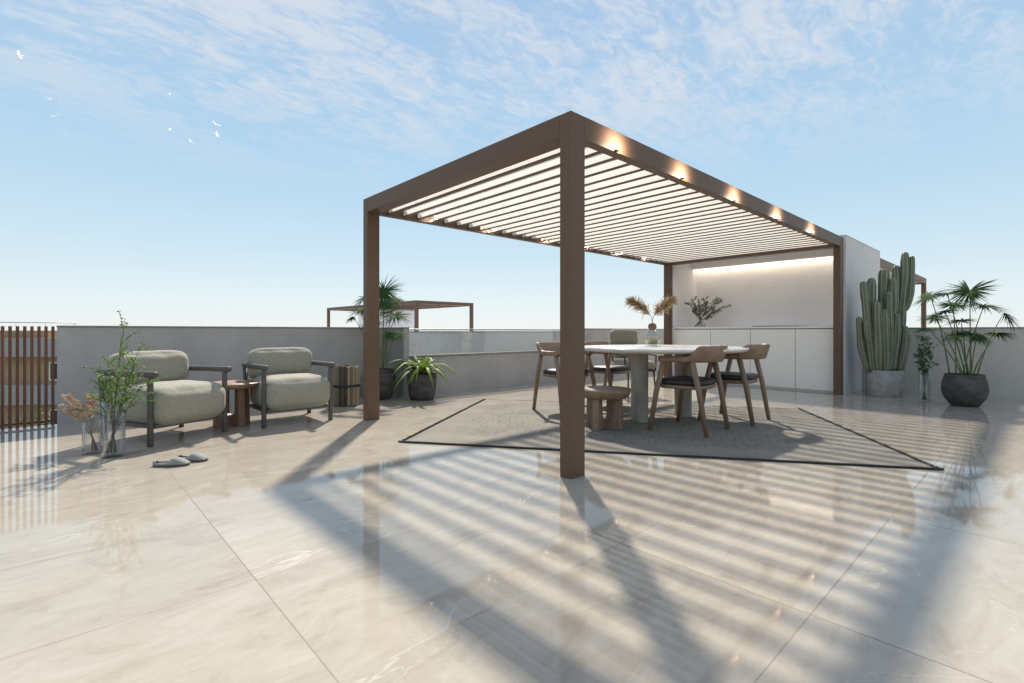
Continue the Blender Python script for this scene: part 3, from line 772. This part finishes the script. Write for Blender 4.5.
# tall glass cylinder with leafy branches, left
pl = at(113.5, 3.93)
vase('glass_vase', 'tall clear glass cylinder vase holding green leafy branches beside the armchair', pl, .077, .445, .008, water=.20, group='clear glass vases standing on the floor')
def up(pxo, Yo, z): return RGT * pxo + FWD * Yo + Vector((0, 0, z))
ends = [up(.09, 0, 1.10), up(.17, .08, .92), up(.22, -.05, .76), up(-.02, .1, .95), up(-.10, -.02, .74), up(.05, -.12, .80), up(.14, .05, .66), up(-.08, .06, .60), up(.20, .1, .62), up(.02, -.1, .60)]
leafy('leafy_branches', 'airy green branches of tiny leaves in the tall glass vase', 'branches', pl, ends, .03, .018, .014, M['leaf'], M['bark'], per=46, twigs=8, start=.40, twig_len=.17, r0=.0034)
# small glass with dried flowers
ps = at(92, 4.03)
vase('glass_vase', 'short clear glass cylinder vase holding dried flowers', ps, .063, .262, .007, group='clear glass vases standing on the floor')
ends = [up(-.24, 0, .47), up(-.20, .05, .43), up(-.15, -.04, .48), up(-.27, .02, .40), up(-.10, .06, .46), up(-.02, .02, .48), up(.03, -.02, .44), up(-.07, -.05, .42), up(-.18, -.06, .38)]
leafy('dried_flowers', 'spray of dusty pink dried flowers leaning out of the short vase', 'dried flowers', ps, ends, .02, .018, .014, M['driedflower'], M['dried'], per=46, twigs=5, start=.66, twig_len=.075, r0=.0028, lean=.15)
# slim vase right
pr_ = at(924.5, 6.93)
vase('glass_vase', 'slim clear glass cylinder vase between the cactus and the wide bowl', pr_, .069, .485, .008, water=.16, group='clear glass vases standing on the floor')
ends = [up(-.02, 0, 1.02), up(.08, .05, .93), up(-.09, .02, .88), up(.11, -.04, .78), up(-.11, -.05, .72), up(.03, -.09, .75), up(.0, .1, .82)]
leafy('leafy_branches', 'slender dark green sprigs in the slim vase beside the cactus', 'branches', pr_, ends, .03, .055, .018, M['leaf2'], M['stalk'], per=22, twigs=4, start=.45, twig_len=.12)
# counter vase with eucalyptus
pc = at(700.3, 10.0); pc.z = 1.0855
prof = [(0, 0), (.085, .0), (.098, .02), (.09, .06), (.05, .10), (.033, .14), (.036, .20), (.03, .20), (.027, .14), (.044, .10), (.083, .058), (.09, .022), (.0, .012)]
vase('glass_vase', 'small clear bottle vase standing on the kitchen countertop', pc, .1, .2, prof=prof)
ends = [up(.16, .03, .62), up(.32, .0, .60), up(.46, .05, .56), up(.50, -.05, .42), up(-.16, 0, .55), up(-.22, .05, .48), up(.28, -.1, .50), up(.02, .1, .50), up(.38, .05, .36), up(-.06, -.08, .44)]
leafy('eucalyptus_branches', 'grey green eucalyptus branches fanning out of the countertop vase', 'branches', pc, ends, .02, .046, .026, M['euca'], M['bark'], per=30, twigs=5, start=.36, twig_len=.13, r0=.005)
# table vase with dried plumes
pt = at(652.3, 6.02); pt.z = .012 + TZ + .001
prof = [(0, 0), (.05, .0), (.085, .025), (.102, .075), (.098, .125), (.07, .175), (.045, .205), (.045, .225), (.040, .225), (.040, .205), (.065, .172), (.092, .125), (.096, .075), (.08, .03), (.0, .010)]
tv = vase('glass_vase', 'round bluish glass vase half full of pale dried seeds on the table', pt, .1, .22, prof=prof, m_='bluegl')
mb = MB(); mb.lathe([(0, .012), (.045, .014), (.076, .034), (.091, .076), (.090, .098), (.05, .104), (0, .100)], n=32); sdv = mb.build('seeds', M['seed'], tv)
mb = MB(); mb.lathe([(0, .185), (.036, .19), (.050, .215), (.050, .245), (.034, .268), (0, .274)], n=28); mb.build('husk_stopper', M['neck'], tv)
t = thing('dried_plumes', 'two tan dried fan plumes standing in the vase on the table', 'dried plant', pt)
for sgn, tipx, tipz in ((-1, -.26, .52), (1, .24, .53)):
    st = MB(); lf = MB()
    pts = bez(Vector((0, 0, .25)), up(.0, 0, .42), up(tipx * .42, .01 * sgn, .40), 6); st.tube(pts, .004, 6)
    o_ = pts[-1]; o_ = up(tipx * .12, 0, .37)
    rach = bez(o_, up(tipx * .55, .0, .50), up(tipx, .0, tipz + .02), 10)
    st.tube(rach, .0035, 6)
    for i in range(480):
        u = rng.random() ** .8; f_ = u * 10; i0 = min(9, int(f_)); p = rach[i0].lerp(rach[i0 + 1], f_ - i0)
        tdir = (rach[i0 + 1] - rach[i0]).normalized()
        d = tdir * .9 + rv(.95) + Vector((0, 0, .1)); d.normalize(); l = rng.uniform(.07, .17) * (1 - .3 * u)
        q = p + d * l; lf.ribbon([p, p + d * l * .55, q + Vector((0, 0, -.035)) * rng.random()], [.0022, .0048, .0008], tuple(rv()))
    st.build('stem', M['dried'], t); lf.build('plume', M['dried'], t)

# pots
def pot_lathe(prof, n=48): mb = MB(); mb.lathe(prof, n=n); return mb
def umbrella_head(mb, c, rad, tilt_dir, tilt, n=30, droop=.25, span=360, wid=.0048):
    q = Quaternion(Vector((-tilt_dir.y, tilt_dir.x, 0)).normalized() if tilt_dir.length > .01 else Vector((1, 0, 0)), tilt)
    a0 = math.atan2(tilt_dir.y, tilt_dir.x)
    for i in range(n):
        a = a0 + R(span) * ((i + rng.uniform(-.3, .3)) / n - .5); l = rad * rng.uniform(.62, 1.15)
        d = Vector((math.cos(a), math.sin(a), .16 + rng.uniform(-.18, .16)))
        pts = [c + q @ (d * l * u + Vector((0, 0, -droop * l * u * u))) for u in (0, .3, .6, .85, 1)]
        mb.ribbon(pts, [wid * .6, wid * 1.5, wid * 1.2, wid * .6, wid * .1], tuple(q @ Vector((0, 0, 1))))
def umbrella_plant(name, label, loc, pot_prof, zt, heads, soil_r, sp=.10):
    t = thing(name, label, 'potted plant', loc)
    pot_lathe(pot_prof).build('pot', M['darkpot'], t)
    mb = MB(); mb.lathe([(0, zt), (soil_r * .6, zt + .006), (soil_r, zt)], n=32); mb.build('soil', M['soil'], t)
    for (px, py, Y, rad, tl, td, span) in heads:
        tip = at(px, Y, zat(py, Y)) - Vector(loc)
        b_ = Vector((tip.x * .22 + rng.uniform(-sp, sp) * .6, tip.y * .22 + rng.uniform(-sp, sp) * .6, zt)); rr = Vector((b_.x, b_.y))
        if rr.length > soil_r * .8: b_.x *= soil_r * .8 / rr.length; b_.y *= soil_r * .8 / rr.length
        mb = MB(); mid = Vector(((b_.x + tip.x) / 2 - tip.x * .12, (b_.y + tip.y) / 2 - tip.y * .12, (b_.z + tip.z) / 2 + .05))
        mb.tube(bez(b_, mid, tip, 8), [.009 - .0006 * i for i in range(9)], 8); s_ = mb.build('stalk', M['stalk'], t)
        mb = MB(); dv = RGT * math.cos(R(td)) + FWD * math.sin(R(td)); umbrella_head(mb, tip, rad, Vector((dv.x, dv.y)), R(tl), span=span, n=int(90 * span / 360) + 10); mb.build('leaf_head', M['palm'], s_)
    return t
bw = at(964.5, 6.62)
umbrella_plant('umbrella_palm', 'umbrella palm in a wide charcoal bowl against the grey wall', (bw.x, bw.y, 0),
    [(0, 0), (.125, 0), (.15, .010), (.205, .09), (.235, .17), (.243, .23), (.232, .32), (.208, .405), (.206, .425), (.188, .425), (.187, .40), (.20, .36), (0, .35)], .375,
    [(970, 291, 6.7, .30, 62, 200, 300), (984, 306, 6.4, .33, 18, 300, 360), (947, 294, 6.8, .23, 12, 160, 360), (953, 305, 6.5, .22, 20, 250, 360), (930, 296, 6.7, .22, 38, 180, 300),
     (945, 312, 6.9, .20, 15, 120, 360), (935, 318, 6.5, .20, 16, 220, 360), (1004, 313, 6.6, .30, 58, -30, 130), (961, 321, 6.8, .20, 8, 90, 360), (958, 336, 6.6, .22, 22, 200, 360),
     (977, 337, 6.5, .20, 35, 280, 320), (997, 333, 6.7, .22, 20, 10, 200), (928, 329, 6.4, .18, 14, 180, 200)], .19, .14)
pp = Vector((.975, 4.50, 0))
Yp = 7.29
umbrella_plant('umbrella_palm', 'umbrella palm in a tall charcoal pot behind the far pergola post', (pp.x, pp.y, 0),
    [(0, 0), (.13, 0), (.15, .01), (.20, .12), (.222, .24), (.215, .34), (.195, .42), (.197, .44), (.178, .44), (.176, .42), (.19, .36), (0, .36)], .385,
    [(384, 292, 7.3, .31, 55, 250, 360), (394, 300, 7.5, .22, 25, 300, 360), (395, 316, 7.1, .27, 24, 270, 360), (388, 312, 7.5, .24, 15, 200, 360), (366, 298, 7.3, .27, 35, 230, 360), (361, 311, 7.5, .22, 20, 250, 360), (395, 335, 7.1, .20, 26, 280, 360),
     (354, 317, 7.2, .16, 30, 180, 150), (372, 324, 7.4, .2, 20, 250, 360), (384, 305, 7.1, .24, 40, 260, 360)], .17, .10)

# strap-leaved plant
sp_ = at(422, 7.25)
t = thing('strap_leaf_plant', 'arching strap leaved plant in a charcoal pot beside the low wall', 'potted plant', (sp_.x, sp_.y, 0))
pot_lathe([(0, 0), (.15, 0), (.175, .012), (.195, .10), (.21, .25), (.215, .36), (.213, .375), (.193, .375), (.19, .35), (0, .33)]).build('pot', M['darkpot'], t)
mb = MB(); mb.lathe([(0, .345), (.1, .35), (.188, .345)], n=32); mb.build('soil', M['soil'], t)
mb = MB()
for i in range(46):
    a = 2 * math.pi * i / 46 * 2.618 * 1.0 + rng.uniform(-.2, .2); l = rng.uniform(.30, .62); up_ = rng.uniform(.18, .32); dr = rng.uniform(.05, .42)
    d = Vector((math.cos(a), math.sin(a), 0)); o_ = d * .03 + Vector((0, 0, .345))
    p1_ = o_ + d * l * .35 + Vector((0, 0, up_ * 1.25)); p2_ = o_ + d * l + Vector((0, 0, up_ - dr))
    pts = bez(o_, p1_, p2_, 10)
    mb.ribbon(pts, [.016, .021, .025, .027, .027, .026, .024, .020, .016, .010, .002], fold=.3)
mb.build('foliage', M['spider'], t)

# cactus
cp = at(884, 7.66)
t = thing('potted_cactus', 'tall many columned cactus in a round concrete pot beside the pale block', 'potted plant', (cp.x, cp.y, 0))
pot_lathe([(0, 0), (.232, 0), (.237, .005), (.240, .395), (.236, .40), (.212, .40), (.21, .37), (0, .36)], 56).build('pot', M['concretepot'], t)
mb = MB(); mb.lathe([(0, .385), (.16, .383), (.209, .375)], n=40); mb.build('gravel_topping', M['pebble'], t)
def cactus_col(pts, r, parent, name='stem'):
    P_ = []
    k = len(pts)
    dense = []
    for i in range(k - 1):
        for s_ in range(5): dense.append(Vector(pts[i]).lerp(Vector(pts[i + 1]), s_ / 5))
    dense.append(Vector(pts[-1]))
    for _ in range(3):
        dense = [dense[0]] + [(dense[i - 1] + dense[i] * 2 + dense[i + 1]) / 4 for i in range(1, len(dense) - 1)] + [dense[-1]]
    n_ = len(dense); d = (dense[-1] - dense[-2]).normalized()
    r = r * .80
    rad = [r * (.80 + .2 * min(1, i / 6)) * (1 + .075 * math.sin(i * .62 + r * 900) + .03 * math.sin(i * 1.7 + r * 400)) * (1 - .28 * max(0, (i - n_ * .7) / (n_ * .3)) ** 2) for i in range(n_)]
    for a in (25, 45, 62, 76, 86):
        dense.append(dense[n_ - 1] + d * r * .9 * math.sin(R(a))); rad.append(rad[n_ - 1] * math.cos(R(a)))
    n = 42; sect = [1 + .20 * abs(math.cos(7 * math.pi * j / n)) ** 1.5 for j in range(n)]
    mb = MB(); mb.tube(dense, rad, n, sect=sect)
    nq = n * (len(dense) - 1)
    for q in range(nq):
        j = q % n
        if j % 6 in (0, 5): mb.mi[q] = 1
    return mb.build(name, [M['cactus'], M['cactus_rib']], parent)
def cc(px, py, dy=0): dy *= .75; return at(px, 7.66 + dy, zat(py, 7.66 + dy)) - Vector((cp.x, cp.y, 0))
def base(px, dy=0): dy *= .75; return at(px, 7.66 + dy, .37) - Vector((cp.x, cp.y, 0))
cols = [([base(873, -.05), cc(869, 340, -.06), cc(865, 300, -.08), cc(863.6, 284, -.08)], .060),
        ([base(878, .05), cc(874, 330, .05), cc(871, 300, .04), cc(871.5, 281, .04)], .070),
        ([base(883, .1), cc(883, 320, .12), cc(883.5, 290, .12), cc(884, 273, .12)], .085),
        ([base(890, .0), cc(892, 330, -.02), cc(893, 300, -.03), cc(893.5, 281, -.03)], .072),
        ([base(879, -.14), cc(878, 345, -.15), cc(877, 320, -.15), cc(877, 305, -.15)], .068),
        ([base(886, -.16), cc(886, 350, -.17), cc(885, 325, -.17), cc(884.5, 312, -.17)], .062),
        ([base(896, .08), cc(900, 335, .1), cc(902, 300, .1), cc(905, 275, .1), cc(905, 255, .1)], .066),
        ([base(893, .16), cc(896, 320, .18), cc(896, 290, .18), cc(896, 268, .18)], .062),
        ([base(868, .0), cc(861, 350, .0), cc(859.5, 330, .0), cc(859, 319, .0)], .050),
        ([base(898, -.06), cc(903, 350, -.06), cc(904.5, 338, -.06), cc(905, 328, -.06)], .050),
        ([base(892, -.13), cc(896, 345, -.14), cc(897, 330, -.14), cc(897, 316, -.14)], .055)]
cols += [([base(870, .12), cc(866, 345, .14), cc(867, 318, .15), cc(868, 296, .16)], .058),
         ([base(889, -.1), cc(890.5, 345, -.12), cc(889, 315, -.13), cc(889, 294, -.13)], .056),
         ([base(901, .05), cc(906, 350, .06), cc(908, 336, .06), cc(909, 345, .06)][:3], .045)]
for pts, r in cols: cactus_col(pts, r, t)
cactus_col([cc(901, 312, .1), cc(907, 308, .06), cc(910.5, 296, .04), cc(912, 280, .04), cc(912, 258, .04)], .045, t)
cactus_col([cc(872, 345, -.05), cc(868, 342, -.12), cc(866.5, 330, -.14), cc(866, 322, -.14)], .036, t)

# ------------------------------------------------------------------ far things
# neighbouring roof with its own pergola and white stair house
nb = at(416, 23.6)
t = thing('neighbour_building', 'distant pale building with a flat roof beyond the glass panel', 'building', (nb.x, nb.y, 0))
mb = MB(); mb.box(-4, 14, -5, 16, -10.5, -.05); mb.build('wall', M['farwhite'], t)
pg = thing('pergola', 'distant brown pergola on the roof beyond the low wall', 'pergola', (nb.x, nb.y, 0), 0, 'brown metal pergolas with louvre roofs')
LX, LY = 3.5, 10.6
for (x, y) in ((0, 0), (LX - .15, 0), (0, LY - .15), (LX - .15, LY - .15)):
    mb = MB(); mb.box(x, x + .15, y, y + .15, -.05, 2.33); mb.build('post', M['brown'], pg)
for y in (0, LY - .15):
    mb = MB(); mb.box(0, LX, y, y + .15, 2.331, 2.49); mb.build('beam', M['brown'], pg)
for x in (0, LX - .15):
    mb = MB(); mb.box(x, x + .15, .151, LY - .151, 2.331, 2.489); mb.build('beam', M['brown'], pg)
mb = MB(); y = .4
while y < LY - .3: mb.box(.152, LX - .152, y, y + .03, 2.36, 2.44); y += .2
mb.build('louvre_roof', M['brown'], pg)
t = thing('stair_house', 'white stair house standing under the distant pergola', 'building', (nb.x + .3, nb.y + .4, -.05))
mb = MB(); mb.box(.5, 2.9, 4.6, 7.4, 0, 2.25); mb.build('wall', M['farwhite'], t); mb = MB(); mb.box(.45, 2.95, 4.55, 7.45, 2.251, 2.33); mb.build('roof', M['fargrey'], t)

# apartment building seen between the fence slats
ab = at(28, 30)
t = thing('apartment_building', 'distant apartment building with grey balcony bands seen between the fence slats', 'building', (ab.x, ab.y, 0), math.atan2(RGT.y, RGT.x) + R(6))
def zz(py): return zat(py, 30)
mb = MB(); mb.box(-9, 4, .6, 10, -10.5, zz(340)); mb.box(-9, .2, .9, 8, zz(340), zz(330.5)); mb.build('wall', M['fartan'], t)
for (ya, yb) in ((357, 338), (405, 385), (452, 432), (500, 480)):
    mb = MB(); mb.box(-9.2, 4.2, 0, .62, zz(ya), zz(yb)); mb.build('balcony', M['farband'], t)
for (ya, yb) in ((384, 358), (431, 406)):
    for x in (-5.6, .75, 2.4):
        z0, z1 = zz(ya) + .15, zz(yb) - .3
        mb = MB(); mb.box(x, x + 1.25, .56, .599, z0, z1); wn_ = mb.build('window', M['farwhite'], t)
        mb = MB(); mb.box(x + .08, x + .58, .54, .559, z0 + .08, z1 - .08); mb.box(x + .66, x + 1.17, .54, .559, z0 + .08, z1 - .08); mb.build('pane', M['farglass'], wn_)
mb = MB(); mb.tube([(-9.2, .1, zz(321.5)), (2.7, .1, zz(322.8))], .025, 8)
for i in range(8): mb.tube([(-9 + i * 1.65, .1, zz(338)), (-9 + i * 1.65, .1, zz(322))], .012, 6)
mb.build('railing', M['steel'], t)
def shrub(loc, r, h, label):
    t = thing('shrub', label, 'shrub', loc, 0, 'shrubs below the fence')
    st = MB(); lf = MB()
    for i in range(14):
        a = rng.uniform(0, 6.28); e = Vector((math.cos(a) * r * rng.uniform(.2, .8), math.sin(a) * r * rng.uniform(.2, .8), h * rng.uniform(.6, 1)))
        pts = bez((0, 0, 0), (e.x * .3, e.y * .3, h * .4), e, 5); st.tube(pts, [.03 - .004 * k for k in range(6)], 5)
        for k in range(110):
            p = pts[rng.randint(1, 5)] + rv(r * .33); lf.leaf(p, rv(), rv(), .22, .10)
    st.build('stem', M['bark'], t); lf.build('foliage', M['leaf2'], t)
for px, Y, z, r, h, lb in ((40, 24, zat(446, 24), .9, 2.3, 'green shrub seen low between the fence slats nearest the wall end'), (20, 25, zat(452, 25), .8, 1.8, 'green shrub seen low between the outer fence slats')):
    q = at(px, Y, z - 3); 
    shrub((q.x, q.y, -10.5), r * 1.6, h + z + 10.5 - .8, lb)

# ------------------------------------------------------------------ birds
def make_bird():
    t = thing('bird', '', 'bird')
    mb = MB(); rings = []
    for i in range(11):
        u = i / 10; r = .055 * math.sin(math.pi * min(1, u * .92 + .06)) ** .8
        rings.append([(-.20 + u * .40, r * math.cos(2 * math.pi * j / 10), .9 * r * math.sin(2 * math.pi * j / 10)) for j in range(10)])
    mb.ring_loft(rings)
    mb.add([(-.18, -.02, 0), (-.18, .02, 0), (-.32, .06, .005), (-.32, -.06, .005), (-.18, 0, .012)], [(0, 3, 4), (3, 2, 4), (2, 1, 4), (0, 1, 2, 3)])
    mb.build('body', M['bone'], t)
    for s_ in (-1, 1):
        mb = MB(); st = []
        for k, (y, x0, x1, z) in enumerate(((.03, -.08, .10, .01), (.18, -.07, .12, .10), (.33, -.10, .07, .16), (.50, -.14, -.04, .13))):
            st.append([(x0, s_ * y, z - .004), (x1, s_ * y, z - .004), (x1, s_ * y, z + .006), (x0, s_ * y, z + .006)])
        mb.ring_loft(st, smooth=False); mb.build('wing', M['bone'], t)
    mb = MB(); mb.tube([(.19, 0, 0), (.245, 0, -.008)], [.014, .002], 6); mb.build('beak', M['beak'], t)
    return t
b0 = make_bird()
birds = [(19.6, 55.7, 'leftmost and highest white bird of the flock', 1.35), (49, 99, 'white bird at the upper left of the loose left trio', 1), (56, 116.6, 'white bird in the middle of the loose left trio', 1.1),
         (65, 135, 'lowest white bird of the loose left trio', 1), (90, 113, 'small lone white bird just right of the left trio', .7), (141, 120, 'white bird at the left end of the right hand group', 1.1),
         (169.4, 94.3, 'topmost white bird of the right hand group', 1.1), (169.4, 130, 'white bird in the middle of the right hand group', 1), (191, 141.8, 'lowest white bird of the right hand group', 1.1),
         (216, 124.5, 'upper white bird of the closest flying pair, rightmost', 1.1), (217, 135, 'lower white bird of the closest flying pair, rightmost', 1)]
for i, (px, py, lb, s_) in enumerate(birds):
    o = b0 if i == 0 else copy_tree(b0)
    Y = 42 + rng.uniform(-4, 4); q = at(px, Y, zat(py, Y)); o.location = q; k = .62 * s_; o.scale = (k, k, k)
    o.rotation_euler = (rng.uniform(-.5, .5), rng.uniform(-.4, .4), rng.uniform(0, 6.28))
    tag(o, lb, 'bird', 'flock of white birds')
